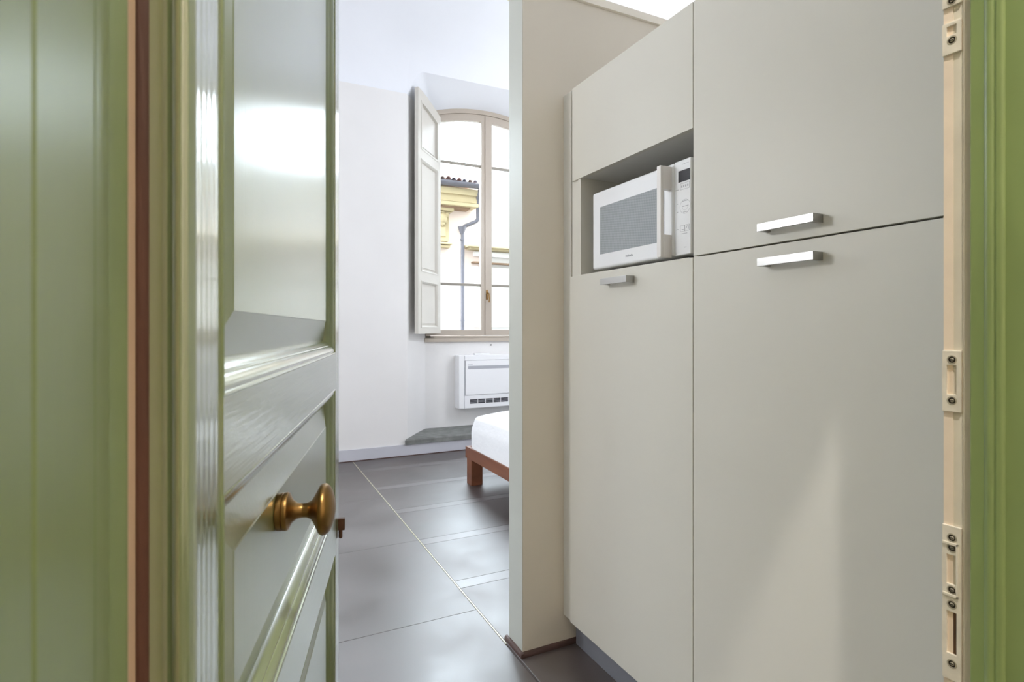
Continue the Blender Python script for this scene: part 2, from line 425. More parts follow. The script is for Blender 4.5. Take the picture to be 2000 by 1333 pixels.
# partition with pale cap and brown foot moulding
PX0, PY0, PY1, PZ = 0.964, 1.875, 1.991, 2.565
pt = empty('wall_partition', (PX0, PY0, 0))
tag(pt, 'freestanding greige partition wall at the end of the cabinets', 'wall', kind='structure')
box('panel', PX0, 2.6, PY0, PY1, 0, PZ, M_part, pt, bev=0.0012, seg=1)
box('cap', PX0-0.006, 2.6, PY0-0.012, PY1+0.006, PZ, PZ+0.032, M_cap, pt, bev=0.002)
box('end_strip', PX0-0.0015, PX0+0.002, PY0+0.001, PY1-0.001, 0.02, PZ-0.001, mat('pale_green_grey_edge_band', lin(180, 182, 173), 0.4), pt)
qr = [(0, 0), (0.013, 0), (0.013, 0.008), (0.0115, 0.0125), (0.008, 0.0165), (0.0, 0.018)]
extr('foot_moulding', [(PY0-a, z) for a, z in qr], 'x', PX0-0.012, 1.21, M_trim, pt, smooth=True)
extr('foot_moulding', [(PX0-a, z) for a, z in qr], 'y', PY0-0.012, PY1+0.02, M_trim, pt, smooth=True)

# baseboard on the far wall, with thin dark line at its foot
bb = empty('baseboard_back', (0.33, RY1, 0)); tag(bb, 'blue grey painted baseboard along the window wall', 'baseboard', kind='structure')
box('board', 0.33, 3.7, RY1-0.016, RY1, 0.006, 0.112, M_base, bb, bev=0.003)
box('foot_strip', 0.33, 3.7, RY1-0.022, RY1, 0, 0.0075, M_trim, bb)

# ------------------------------------------------------------------ windows
def window(idx, cx, detail=True):
    w = empty('window_%d' % idx, (cx, NICHE_Y, WIN_Z0))
    tag(w, ['tall arched cream casement window above the air conditioner', 'unseen arched window behind the partition, added for more daylight', 'unseen arched window behind the open green door, added to light the cabinets'][idx-1], 'window', kind='structure')
    ya, yb = NICHE_Y-0.012, NICHE_Y+0.075
    fx = 0.055
    def arch_band(name, d0, d1, x0, x1, zf0, zf1, y0, y1, m, par, n=12):
        v = []; f = []
        for i in range(n+1):
            dx = x0+(x1-x0)*i/n
            z0 = zf0(dx); z1 = zf1(dx)
            v += [(cx+dx, y0, z0), (cx+dx, y0, z1), (cx+dx, y1, z1), (cx+dx, y1, z0)]
        for i in range(n):
            for j in range(4):
                f.append((4*i+j, 4*i+(j+1) % 4, 4*i+4+(j+1) % 4, 4*i+4+j))
        f.append((0, 1, 2, 3)); f.append((4*n, 4*n+1, 4*n+2, 4*n+3))
        return mk(name, v, f, m, par, smooth=False)
    fr = empty('frame', (0, 0, 0)); fr.parent = w
    # outer frame members
    def top_at(dx): return arch_z(dx)
    for s in (-1, 1):
        a, b = sorted((s*WIN_HW, s*(WIN_HW-fx)))
        arch_band('frame_post', 0, 0, a, b, lambda d: WIN_Z0, lambda d: arch_z(d), ya, yb, M_frame, fr, 2)
    arch_band('frame_head', 0, 0, -(WIN_HW-fx), WIN_HW-fx, lambda d: arch_z(d)-0.045, lambda d: arch_z(d)+0.004, ya-0.004, yb, M_frame, fr, 24)
    box('frame_foot', cx-WIN_HW, cx+WIN_HW, ya, yb, WIN_Z0, WIN_Z0+0.022, M_frame, fr, bev=0.003)
    box('sill_board', cx-WIN_HW-0.015, cx+WIN_HW+0.015, NICHE_Y-0.03, NICHE_Y+0.01, WIN_Z0-0.045, WIN_Z0-0.002, M_frame, fr, bev=0.005)
    # two sashes
    sw = 0.062
    y0, y1 = NICHE_Y-0.004, NICHE_Y+0.05
    for s in (-1, 1):
        sa = empty('sash', (0, 0, 0)); sa.parent = w
        xo, xi = s*(WIN_HW-fx-0.003), s*0.003
        g0 = s*(WIN_HW-0.165); g1 = s*0.066
        z0 = WIN_Z0+0.025
        top = lambda d: arch_z(d)-0.048
        gtop = lambda d: arch_z(d)-0.125
        a, b = sorted((xo, g0)); arch_band('sash_stile', 0, 0, a, b, lambda d: z0, top, y0, y1, M_frame, sa, 4)
        a, b = sorted((xi, g1)); arch_band('sash_stile', 0, 0, a, b, lambda d: z0, top, y0, y1, M_frame, sa, 2)
        a, b = sorted((g0, g1))
        arch_band('sash_rail', 0, 0, a, b, gtop, top, y0, y1, M_frame, sa, 10)
        box('sash_rail', cx+a, cx+b, y0, y1, z0, WIN_Z0+0.088, M_frame, sa)
        zb = (1.752, 3.11)
        for z in zb:
            box('glazing_bar', cx+a, cx+b, y0+0.012, y1-0.008, z-0.014, z+0.014, M_bar, sa, bev=0.004)
        lims = [WIN_Z0+0.088, zb[0]-0.014, zb[0]+0.014, zb[1]-0.014, zb[1]+0.014]
        yg = NICHE_Y+0.025
        for i in (0, 2):
            box('pane', cx+a, cx+b, yg, yg+0.004, lims[i], lims[i+1], M_glass, sa)
        arch_band('pane', 0, 0, a, b, lambda d: lims[4], gtop, yg, yg+0.004, M_glass, sa, 8)
    # meeting cover strip and brass espagnolette handle
    arch_band('cover_strip', 0, 0, -0.02, 0.014, lambda d: WIN_Z0+0.03, lambda d: arch_z(d)-0.06, y0-0.012, y0+0.002, M_frame, w, 2)
    hz = 1.64
    hd = empty('handle', (0, 0, 0)); hd.parent = w
    box('handle_plate', cx-0.013, cx+0.011, y0-0.016, y0-0.011, hz-0.055, hz+0.055, M_brass, hd, bev=0.002)
    tube('handle_lever', [(cx, y0-0.012, hz+.02), (cx, y0-0.045, hz+.02), (cx+0.008, y0-0.052, hz+0.012), (cx+0.012, y0-0.054, hz-0.05), (cx+0.01, y0-0.05, hz-0.085)], 0.0075, M_brass, hd)
    return w
window(1, WIN_X[1]); window(2, WIN_X[2]); window(3, WIN_X[0])  # second and third are unseen additions that bring in daylight

# masonry skin of the house towards the street (keeps daylight to the window openings)
wo = empty('wall_outside', (2.5, 5.9, -6)); tag(wo, 'street face of the house outside the windows', 'wall', kind='structure')
EY0, EY1 = 5.896, 6.02
xs = [-30.0]+[e for cx in WIN_X for e in (cx-WIN_HW+0.03, cx+WIN_HW-0.03)]+[40.0]
for i in range(0, len(xs), 2): box('pier', xs[i], xs[i+1], EY0, EY1, -6, 18, M_ownfac, wo)
for i in range(1, len(xs)-1, 2):
    box('parapet', xs[i], xs[i+1], EY0, EY1, -6, WIN_Z0+.02, M_ownfac, wo)
    box('spandrel', xs[i], xs[i+1], EY0, EY1, WIN_ZS+WIN_RISE-.05, 18, M_ownfac, wo)
st = box('street', -30, 40, 6.02, 14.0, -6.2, -6.0, M_street); tag(st, 'narrow paved street far below the window', 'street', kind='structure')

# ================================================================== DOORWAY
# hinge side lining
t1 = empty('trim_1', (OPX0, EW0, 0)); tag(t1, 'green painted door lining on the hinge side with peach edge', 'door frame', kind='structure')
poly = [(-0.0605, EW0+0.004), (-0.0585, EW0), (-0.058, EW0+0.003), (-0.058, 0.2185), (-0.0592, 0.2195), (-0.0592, 0.2215), (-0.058, 0.2225),
        (-0.058, 0.298), (-0.0588, 0.2995), (-0.0588, 0.3015), (-0.058, 0.303), (-0.058, 0.326), (-0.0582, 0.329)]
for k in range(9):
    t = k/8; poly.append((-0.0582+0.0044*t**1.2, 0.330+0.022*t))
poly += [(-0.0542, 0.354), (-0.1, 0.354), (-0.1, EW0+0.004)]
prism('jamb_lining', poly, 0, LINT, M_green_f, t1, smooth=True)
prism('rebate_strip', [(-0.0542, 0.3541), (-0.0542, 0.378), (-0.0555, 0.3795), (-0.1, 0.38), (-0.1, 0.3541)], 0, LINT, M_peach, t1)
box('rebate_back', -0.1, -0.0835, 0.3802, RY0, 0, LINT, M_brown_edge, t1)
# architrave on the landing side
box('architrave', -0.19, -0.0605, EW0-0.018, EW0+0.003, 0, LINT+0.12, M_green_f, t1, bev=0.004)
# lintel
t3 = empty('trim_3', (0.38, EW0, LINT)); tag(t3, 'green painted head lining above the door opening', 'door frame', kind='structure')
box('head_lining', -0.1, OPX1+0.03, EW0, 0.366, LINT, LINT+0.03, M_green_f, t3)
box('head_rebate', -0.1, OPX1+0.03, 0.366, RY0, LINT+0.004, LINT+0.03, M_cream, t3)
# lock side
t2 = empty('trim_2', (OPX1, EW0, 0)); tag(t2, 'cream and green door jamb on the lock side with strike plates', 'door frame', kind='structure')
gx = 0.812
poly = [(gx+0.0015, 0.3665), (gx, 0.365), (gx, 0.352), (gx-0.0008, 0.351), (gx-0.003, 0.3485), (gx-0.0036, 0.3455), (gx-0.0032, 0.3425), (gx-0.0018, 0.341), (gx-0.0018, 0.3402), (gx-0.0034, 0.3385),
        (gx-0.0036, 0.334), (gx-0.0022, 0.3315), (gx, 0.3305), (gx, EW0+0.003), (gx+0.002, EW0), (0.86, EW0), (0.86, 0.3665)]
prism('jamb_lining', poly, 0, LINT, M_green_f, t2, smooth=True)
box('joint', 0.826, 0.86, 0.3664, 0.3684, 0, LINT, M_gap, t2)
prism('stop_strip', [(0.8246, 0.3683), (0.8232, 0.3690), (0.8232, 0.3783), (0.8242, 0.3792), (0.86, 0.3792), (0.86, 0.3683)], 0, LINT, M_cream2, t2)
box('rebate_face', 0.826, 0.86, 0.3793, 0.4015, 0, LINT, M_cream, t2)
box('rebate_fillet', 0.8252, 0.8262, 0.3905, 0.4012, 0, LINT, mat('light_peach_paint', lin(244, 226, 204), 0.45, var=0.05, vscale=20), t2)
box('architrave', gx+0.004, gx+0.14, EW0-0.018, EW0-0.0005, 0, LINT+0.12, M_green_f, t2, bev=0.004)
def jz(y): return EYE+(HOR-y)*0.7133/FPX
def strike(ytop, ybot, holes, screws, x_face=0.8225):
    """painted strike plate on the rebate face; holes and screws given by their rows"""
    sp = empty('strike_plate', (0, 0, 0)); sp.parent = t2
    y0, y1 = 0.3806, 0.4018
    z1, z0 = jz(ytop), jz(ybot)
    cuts = sorted([(jz(b), jz(a)) for a, b in holes])
    prev = z0; bm = bmesh.new()
    for a, b in cuts:
        bm_box(bm, x_face, 0.8262, y0, y1, prev, a, 0.0012)
        bm_box(bm, x_face, 0.8262, y0, y0+0.0048, a-.001, b+.001, 0.0)
        bm_box(bm, x_face, 0.8262, y1-0.0052, y1, a-.001, b+.001, 0.0)
        prev = b
    bm_box(bm, x_face, 0.8262, y0, y1, prev, z1, 0.0012)
    from_bm('plate_body', bm, M_plate, sp, smooth=True)
    return sp
def screw(sp, y, yc=0.3905, r=0.0042, x=0.8225):
    lathe('screw', [(0, r*1.35), (0.0003, r*1.35), (0.0004, r), (-0.0001, r*0.96), (-0.0001, r*0.6), (0.0006, r*0.45)], (x, yc, jz(y)), (-1, 0, 0), M_screw, sp, n=20)
    box('screw_slot', x-0.0009, x-0.0002, yc-r*0.5, yc+r*0.5, jz(y)-0.0006, jz(y)+0.0006, M_gap, sp)
def mort(sp, a, b, m, depth=0.0255):
    box('mortice', 0.8258, 0.8275, 0.3854, 0.3966, jz(b), jz(a), m, sp)
sp = strike(-75, 12, [(-50, -20)], []); screw(sp, 1)
sp = strike(42, 105, [(50, 68)], []); screw(sp, 79); mort(sp, 50, 68, M_cream)
sp = strike(685, 805, [(714, 771)], []); screw(sp, 703); screw(sp, 783); mort(sp, 714, 771, M_cream)
sp = strike(1028, 1330, [(1085, 1142), (1196, 1278)], []); mort(sp, 1085, 1142, M_cream); mort(sp, 1196, 1278, M_slot)
for y in (1051, 1071, 1153, 1181, 1297): screw(sp, y)
z1, z0 = jz(1060), jz(1166)
boxes('raised_frame', [(0.8208, 0.8228, 0.383, 0.4008, z1-0.0035, z1), (0.8208, 0.8228, 0.383, 0.4008, z0, z0+0.0035), (0.8208, 0.8228, 0.383, 0.3855, z0, z1)], M_plate, sp, bev=0.0006)

# the green door leaf, hinged at left, open into the room
DP = Vector((-0.027, 0.39, 0)); DAZ = radians(14.5)
dr = empty('door_1', DP, pi/2-DAZ)
tag(dr, 'glossy green panelled entrance door standing open, brass knob', 'door', kind='structure')
DW, DH, ST, TH = 0.85, 2.295, 0.0625, 0.0235
# hinge stile with bead on its edge
prof = [(ST, 0.0018), (0.004, -0.0012), (0.0015, -0.0009), (0.0, 0.0)]
for k in range(1, 10):
    a = pi*k/9; prof.append((-0.0048*sin(a), 0.0055-0.0052*cos(a)))
prof += [(0.0025, 0.0112), (0.0025, 0.0121), (0.0, 0.0128), (-0.0008, 0.0136), (-0.0004, 0.0160), (0.0, 0.0165), (0.0, TH), (ST, TH)]
prism('stile', prof, 0.008, DH, M_green_v, dr, local=True, smooth=True)
prism('edge_strip', [(0.003, TH+0.0002), (0.002, 0.03), (0.003, 0.0445), (ST, 0.0445), (ST, TH+0.0002)], 0.008, DH, M_brown_edge, dr, local=True)
prism('stile', [(DW-ST, 0), (DW-0.002, 0), (DW, 0.002), (DW, 0.044), (DW-ST, 0.044)], 0.008, DH, M_green_v, dr, local=True)
rails = [(0.008, 0.14), (0.80, 0.883), (1.13, 1.20), (2.19, DH)]
for a, b in rails:
    box('rail', ST, DW-ST, 0, 0.044, a, b, M_green_h, dr, local=True)
mprof = [(0, 0.0006), (0.0015, -0.0002), (0.0032, 0.0002), (0.004, 0.002), (0.0052, 0.0018), (0.0075, 0.0018), (0.011, 0.0028), (0.0150, 0.0058), (0.0166, 0.0085), (0.0182, 0.0088), (0.0195, 0.0105), (0.0228, 0.0125), (0.0262, 0.0175), (0.027, 0.0215), (0.027, 0.03), (0, 0.03)]
opens = [(0.14, 0.80), (0.883, 1.13), (1.20, 2.19)]
for a, b in opens:
    frustum_panel('panel', ST+0.002, DW-ST-0.002, a+0.002, b-0.002, 0.062, 0.0270, 0.0105, 0.036, M_green_p if a > 1 else M_green_q, dr)
    moulding_set(dr, ST, DW-ST, a, b, mprof, M_green_m)
# brass knob on the frieze panel
kb = empty('knob', (0, 0, 0)); kb.parent = dr
kc = (0.295, 0.0105, 1.043); ax = (0, -1, 0)
lathe('rosette', [(0, 0.0195), (0.001, 0.0205), (0.006, 0.0208), (0.0068, 0.0198), (0.0076, 0.0208), (0.0108, 0.0212), (0.0125, 0.0204), (0.0135, 0.0175), (0.0165, 0.0125), (0.0215, 0.0088), (0.028, 0.0078)], kc, ax, M_brass, kb, local=True)
pr = [(0.026, 0.0078), (0.032, 0.0082), (0.037, 0.0105), (0.0405, 0.0165)]
for k in range(0, 13):
    a = pi*(0.62-0.62*k/12)
    pr.append((0.0505+0.0125*cos(a), 0.0288*sin(a) if k < 12 else 0.0))
lathe('grip', pr, kc, ax, M_brass, kb, local=True)
# small brown turn latch at the lock edge
lt = empty('latch', (0, 0, 0)); lt.parent = dr
box('latch_block', DW-0.016, DW-0.004, -0.0135, 0.0, 0.828, 0.852, M_brownmetal, lt, bev=0.0015, local=True)
lathe('latch_pin', [(0, 0.004), (0.020, 0.004), (0.022, 0.003)], (DW-0.011, -0.0045, 0.833), (0, 0, -1), M_brownmetal, lt, local=True, n=16)

# ================================================================== KITCHEN CABINETS
CX = 1.139
CY0, CYM, CY1 = 0.522, 1.170, 1.818
CB, CS, CT = 0.12, 1.4515, 2.17
def bar_handle(parent, y0, y1, z0, z1):
    h = empty('handle', (0, 0, 0)); h.parent = parent
    box('grip_bar', CX-0.033, CX-0.026, y0, y1, z0, z1, M_steel, h, bev=0.0008)
    for a, b in ((y0, y0+0.012), (y1-0.012, y1)):
        box('bracket', CX-0.0265, CX, a, b, z0, z1, M_steel, h, bev=0.0006)
def front(parent, y0, y1, z0, z1, name='door'):
    return box(name, CX, CX+0.019, y0+0.0014, y1-0.0014, z0, z1, M_cab, parent, bev=0.0012)
# column with the microwave niche
c1 = empty('tall_cabinet', (CX+0.3, (CYM+CY1)/2, 0))
tag(c1, 'tall greige kitchen cabinet with an open niche holding the microwave', 'cabinet')
XB = CX+0.60
y0, y1 = CYM+0.001, CY1-0.002
NZ0, NZ1 = 1.4535, 1.815
box('side_panel', CX+0.021, XB, y0, y0+0.018, CB, CT-0.002, M_cab, c1)
box('side_panel', CX+0.021, XB, y1-0.018, y1, CB, CT-0.002, M_cab, c1)
box('back_panel', XB-0.01, XB, y0+0.018, y1-0.018, CB, CT-0.002, M_cab_in, c1)
box('top_panel', CX+0.021, XB-.01, y0+0.018, y1-0.018, CT-0.02, CT-0.002, M_cab, c1)
box('bottom_panel', CX+0.021, XB-.01, y0+0.018, y1-0.018, CB, CB+0.018, M_cab, c1)
box('niche_shelf', CX+0.004, XB-.01, y0+0.018, y1-0.018, NZ0-0.018, NZ0, M_cab, c1)
box('niche_lid', CX+0.004, XB-.01, y0+0.018, y1-0.018, NZ1+0.002, NZ1+0.02, M_cab_in, c1)
box('niche_cheek', CX+0.004, XB-.01, 1.748, 1.766, NZ0, NZ1+0.002, M_cab, c1)
box('niche_face', CX+0.010, CX+0.021, 1.766, y1, NZ0, NZ1+0.002, M_cab, c1)
front(c1, CYM, 1.803, NZ1, CT, 'flap_door')
d = front(c1, CYM, CY1, CB, CS)
bar_handle(d, 1.429, 1.571, 1.401, 1.4225)
# fridge sized column
c2 = empty('tall_cabinet', (CX+0.3, (CY0+CYM)/2, 0))
tag(c2, 'tall greige cabinet beside the door jamb with two stacked steel handles', 'cabinet')
y0, y1 = CY0+0.001, CYM-0.001
box('side_panel', CX+0.021, XB, y0, y0+0.018, CB, CT-0.002, M_cab, c2)
box('side_panel', CX+0.021, XB, y1-0.018, y1, CB, CT-0.002, M_cab, c2)
box('back_panel', XB-0.01, XB, y0+0.018, y1-0.018, CB, CT-0.002, M_cab, c2)
box('top_panel', CX+0.021, XB-.01, y0+0.018, y1-0.018, CT-0.02, CT-0.002, M_cab, c2)
box('bottom_panel', CX+0.021, XB-.01, y0+0.018, y1-0.018, CB, CB+0.018, M_cab, c2)
d = front(c2, CY0, CYM, CS+0.0035, CT+0.0); bar_handle(d, 0.784, 0.929, 1.482, 1.501)
d = front(c2, CY0, CYM, CB, CS-0.0005); bar_handle(d, 0.784, 0.929, 1.3995, 1.4185)
# filler strip and plinth
fp = box('filler_panel', CX+0.006, CX+0.025, CY1+0.0005, PY0-0.0005, CB, CT, M_cab, None, bev=0.001)
tag(fp, 'narrow greige filler strip between cabinet and partition', 'panel')
pl = box('cabinet_plinth', CX+0.055, CX+0.07, CY0, PY0-0.015, 0.0, CB-0.001, M_plinth, None, bev=0.001)
tag(pl, 'recessed blue grey plinth under the tall cabinets', 'plinth')

# ------------------------------------------------------------------ microwave
MX = 1.150; MY0, MY1, MZ0, MZ1 = 1.1915, 1.681, 1.4655, 1.742
mw = empty('microwave', (MX+0.18, (MY0+MY1)/2, NZ0)); tag(mw, 'white microwave oven standing in the cabinet niche', 'microwave')
box('case', MX+0.022, MX+0.36, MY0+0.004, MY1-0.004, MZ0, MZ1-0.004, M_mbox, mw, bev=0.006)
for yy in (MY0+0.06, MY1-0.06):
    for xx in (MX+0.06, MX+0.30):
        lathe('foot', [(0, 0.012), (0.0122, 0.014)], (xx, yy, NZ0), (0, 0, 1), M_acd, mw, n=16)
DYS = 1.2580
md = box('door', MX, MX+0.022, DYS, MY1, MZ0, MZ1, M_mwhite, mw, bev=0.010, seg=4)
box('window', MX-0.0008, MX+0.002, 1.300, 1.632, 1.516, 1.684, M_mwin, md)
hb = empty('handle', (0, 0, 0)); hb.parent = md
HX = 1.108
box('grip', HX, HX+0.012, 1.268, 1.286, 1.462, 1.733, M_mhandle, hb, bev=0.003)
box('mount', HX+0.011, MX+0.001, 1.268, 1.286, 1.462, 1.530, M_mhandle, hb, bev=0.002)
box('mount', HX+0.011, MX+0.001, 1.268, 1.286, 1.664, 1.733, M_mhandle, hb, bev=0.002)
cp = box('control_panel', MX+0.001, MX+0.022, MY0, DYS-0.001, MZ0, MZ1, M_mwhite, mw, bev=0.004, seg=3)
XF = MX+0.001
box('display', XF-0.0008, XF+0.002, 1.194, 1.2405, 1.678, 1.711, M_disp, cp)
def outline(y0, y1, z0, z1, t=0.0006):
    return [(XF-0.0004, XF, y0, y1, z0, z0+t), (XF-0.0004, XF, y0, y1, z1-t, z1), (XF-0.0004, XF, y0, y0+t, z0, z1), (XF-0.0004, XF, y1-t, y1, z0, z1)]
pr = outline(1.196, 1.233, 1.655, 1.673)+outline(1.196, 1.2145, 1.533, 1.551)+outline(1.2145, 1.233, 1.533, 1.551)
for k in range(4): pr.append((XF-0.0004, XF, 1.201+k*0.008, 1.2045+k*0.008, 1.661, 1.667))
for (a, b, z) in ((1.240, 1.252, 1.657), (1.242, 1.247, 1.616), (1.242, 1.247, 1.592), (1.241, 1.250, 1.541), (1.205, 1.228, 1.526), (1.208, 1.216, 1.486), (1.2, 1.224, 1.605), (1.203, 1.224, 1.620), (1.203, 1.222, 1.588), (1.199, 1.209, 1.728), (1.212, 1.226, 1.728)):
    pr.append((XF-0.0004, XF, a, b, z, z+0.0012))
pr += [(XF-0.0004, XF, 1.219, 1.228, 1.538, 1.5392), (XF-0.0004, XF, 1.200, 1.2012, 1.537, 1.547), (XF-0.0004, XF, 1.200, 1.208, 1.5458, 1.547), (XF-0.0004, XF, 1.2068, 1.208, 1.541, 1.547)]
tag(boxes('printed_keys', pr, M_print, cp), kind='stuff')
bm = bmesh.new(); n = 48
def ring(bm, cy, cz, r0, r1, a0=0, a1=2*pi):
    vs = []
    for k in range(n+1):
        a = a0+(a1-a0)*k/n
        vs.append((bm.verts.new((XF-0.0004, cy+r0*cos(a), cz+r0*sin(a))), bm.verts.new((XF-0.0004, cy+r1*cos(a), cz+r1*sin(a)))))
    for k in range(n): bm.faces.new((vs[k][0], vs[k+1][0], vs[k+1][1], vs[k][1]))
ring(bm, 1.2135, 1.6045, 0.0200, 0.0207); ring(bm, 1.2135, 1.6045, 0.0105, 0.0109, pi, 2*pi)
from_bm('dial_print', bm, M_print, cp)
# illegible small maker's mark under the window, seen as a short row of strokes
mk_ = []
for k in range(8):
    mk_.append((MX-0.0004, MX+0.001, 1.484-k*0.0048, 1.487-k*0.0048, 1.4895, 1.4945 if k % 3 else 1.4965))
boxes('maker_mark', mk_, mat('mark_grey', lin(140, 142, 146), 0.4), md)

# ================================================================== WINDOW SHUTTER
hx, hy = 1.944, 5.790; fxp, fyp = 1.556, 5.330
SL = sqrt((fxp-hx)**2+(fyp-hy)**2); ang = atan2(fyp-hy, fxp-hx)
sh = empty('window_shutter', (hx, hy, WIN_Z0+0.05), ang)
tag(sh, 'cream panelled interior shutter folded open at the window', 'shutter')
# local x from hinge to free edge, face towards camera is local +y ; z from base
zb = WIN_Z0+0.05
def zl(px, py, X, Y):
    D = Y*cos(YAW)+X*sin(YAW); return EYE+(HOR-py)*D/FPX-zb
SW_ = 0.075
ztop_h, ztop_f = 3.565-zb, 3.648-zb
def ztop(x): return ztop_h+(ztop_f-ztop_h)*sin(pi/2*x/SL)
def shut_poly(name, xa, xb, za, zb_f, y0, y1, m, par):
    n = 6; v = []; f = []
    for i in range(n+1):
        x = xa+(xb-xa)*i/n
        a = za(x) if callable(za) else za; b = zb_f(x) if callable(zb_f) else zb_f
        v += [(x, y0, a), (x, y0, b), (x, y1, b), (x, y1, a)]
    for i in range(n):
        for j in range(4): f.append((4*i+j, 4*i+(j+1) % 4, 4*i+4+(j+1) % 4, 4*i+4+j))
    f += [(0, 1, 2, 3), (4*n, 4*n+1, 4*n+2, 4*n+3)]
    return mk(name, v, f, m, par, True)
T0, T1 = -0.017, 0.022
shut_poly('stile', 0, SW_, 0, ztop, T0, T1, M_shut, sh)
shut_poly('stile', SL-SW_, SL, 0, ztop, T0, T1, M_shut, sh)
rz = [(0, 0.06), (0.535, 0.625), (1.76, 1.85)]
for a, b in rz: shut_poly('rail', SW_, SL-SW_, a, b, T0, T1, M_shut, sh)
shut_poly('rail', SW_, SL-SW_, lambda x: ztop(x)-0.10, ztop, T0, T1, M_shut, sh)
mp = [(0, 0.022), (0, 0.026), (0.008, 0.0265), (0.012, 0.020), (0.020, 0.012), (0.026, -0.002), (0.026, -0.006), (0, -0.006)]
ops = [(0.06, 0.535), (0.625, 1.76), (1.85, None)]
for a, b in ops:
    bb_ = b if b else ztop(SW_)-0.10
    v_top = (lambda x: ztop(x)-0.10) if b is None else b
    shut_poly('panel', SW_-0.002, SL-SW_+0.002, a-0.002, v_top, -0.012, -0.004, M_shut, sh)
    # raised field
    x0, x1 = SW_+0.045, SL-SW_-0.045
    shut_poly('field', x0, x1, a+0.045, (lambda x: ztop(x)-0.145) if b is None else b-0.045, -0.004, 0.006, M_shut, sh)
    if b: moulding_set(sh, SW_, SL-SW_, a, b, mp, M_shut)
    else:
        for (xa, xb_) in ((SW_, SW_+0.02), (SL-SW_-0.02, SL-SW_)):
            shut_poly('moulding', xa, xb_, a, lambda x: ztop(x)-0.10, -0.006, 0.026, M_shut, sh)
        shut_poly('moulding', SW_+.02, SL-SW_-.02, a, a+0.02, -0.006, 0.026, M_shut, sh)
        shut_poly('moulding', SW_+.02, SL-SW_-.02, lambda x: ztop(x)-0.12, lambda x: ztop(x)-0.10, -0.006, 0.026, M_shut, sh)
for z in (0.25, 1.2, 2.15):
    lathe('hinge', [(0, 0.007), (0.09, 0.007)], (-0.006, 0.0, z), (0, 0, 1), M_brass, sh, local=True, n=14)

# stone step in the niche
cx = WIN_X[1]
f0, f1 = nf[1]
def sx(Y, side): # splayed cheek
    t = (Y-RY1)/(NICHE_Y-RY1); return (f0+SPLAY*t) if side < 0 else (f1-SPLAY*t)
pts = [(f0-0.03, RY1-0.03), (f1+0.03, RY1-0.03), (f1-0.01, RY1+.05), (sx(5.80, 1), 5.812), (sx(5.80, -1), 5.812), (f0+0.01, RY1+0.05)]
zst = 0.168
n = len(pts)
ctr = Vector((sum(p[0] for p in pts)/n, sum(p[1] for p in pts)/n))
v = [(p[0], p[1], 0.113) for p in pts]+[(p[0], p[1], zst-0.012) for p in pts]+[(p[0]+(ctr.x-p[0])*0.012, p[1]+(ctr.y-p[1])*0.035, zst) for p in pts]
f = [tuple(range(n)), tuple(range(2*n, 3*n))]+[(i, (i+1) % n, n+(i+1) % n, n+i) for i in range(n)]+[(n+i, n+(i+1) % n, 2*n+(i+1) % n, 2*n+i) for i in range(n)]
ss = mk('stone_step', v, f, M_stone); tag(ss, 'rough grey stone step at the foot of the window niche', 'step')
nb = box('step_masonry', f0+.002, f1-.002, RY1+0.001, RY1+0.06, 0, 0.1125, M_wall); tag(nb, 'plastered footing under the grey stone step', 'wall', kind='structure')

# ================================================================== AIR CONDITIONER
AX0, AX1, AY, AZ0, AZ1 = 2.14, 2.89, 5.68, 0.372, 0.960
ac = empty('air_conditioner', ((AX0+AX1)/2, NICHE_Y, AZ0)); tag(ac, 'white low wall air conditioner below the window', 'air conditioner')
box('body', AX0, AX1, AY+0.012, NICHE_Y-0.002, AZ0, AZ1, M_acw, ac, bev=0.008, seg=3)
box('side_cheek', AX0, AX0+0.062, AY, AY+0.014, AZ0+0.004, AZ1-0.004, M_acw, ac, bev=0.004)
box('side_cheek', AX1-0.062, AX1, AY, AY+0.014, AZ0+0.004, AZ1-0.004, M_acw, ac, bev=0.004)
box('side_slot', AX0+0.0625, AX0+0.071, AY+0.005, AY+0.0135, 0.50, 0.90, M_acg, ac)
box('top_flap', AX0+0.066, AX1-0.066, AY-0.001, AY+0.014, 0.906, AZ1-0.004, M_acw, ac, bev=0.003)
fpn = box('front_panel', AX0+0.0725, AX1-0.0725, AY-0.008, AY+0.0125, 0.522, 0.902, M_acw, ac, bev=0.004)
box('grey_band', AX0+0.10, AX1-0.09, AY-0.0092, AY-0.007, 0.806, 0.842, M_acg, fpn)
box('maker_mark', AX0+0.10, AX0+0.155, AY-0.009, AY-0.0075, 0.855, 0.859, M_acg, fpn)
lp = box('lower_panel', AX0+0.064, AX1-0.064, AY-0.003, AY+0.0125, AZ0+0.004, 0.516, M_acw, ac, bev=0.003)
box('outlet', AX0+0.125, AX1-0.16, AY-0.0042, AY-0.002, 0.425, 0.472, M_acd, lp)
gx0, gx1 = AX0+0.125, AX1-0.16
for k in range(1, 5):
    x = gx0+(gx1-gx0)*k/5; box('divider', x-0.003, x+0.003, AY-0.0062, AY-0.003, 0.424, 0.473, M_acw, lp)
for k in range(1, 3):
    z = 0.425+0.047*k/3; box('louver', gx0, gx1, AY-0.0055, AY-0.004, z-0.0015, z+0.0015, M_acg, lp)
rm = empty('remote_control', (2.42, 5.75, AZ1)); tag(rm, 'flat white remote lying on top of the air conditioner', 'remote')
box('shell', 2.34, 2.52, 5.72, 5.77, AZ1+0.0002, AZ1+0.018, M_acw, rm, bev=0.005, seg=3)
box('key_pad', 2.37, 2.43, 5.728, 5.762, AZ1+0.0175, AZ1+0.0188, M_acg, rm)
p = atY(958, 674, NICHE_Y)
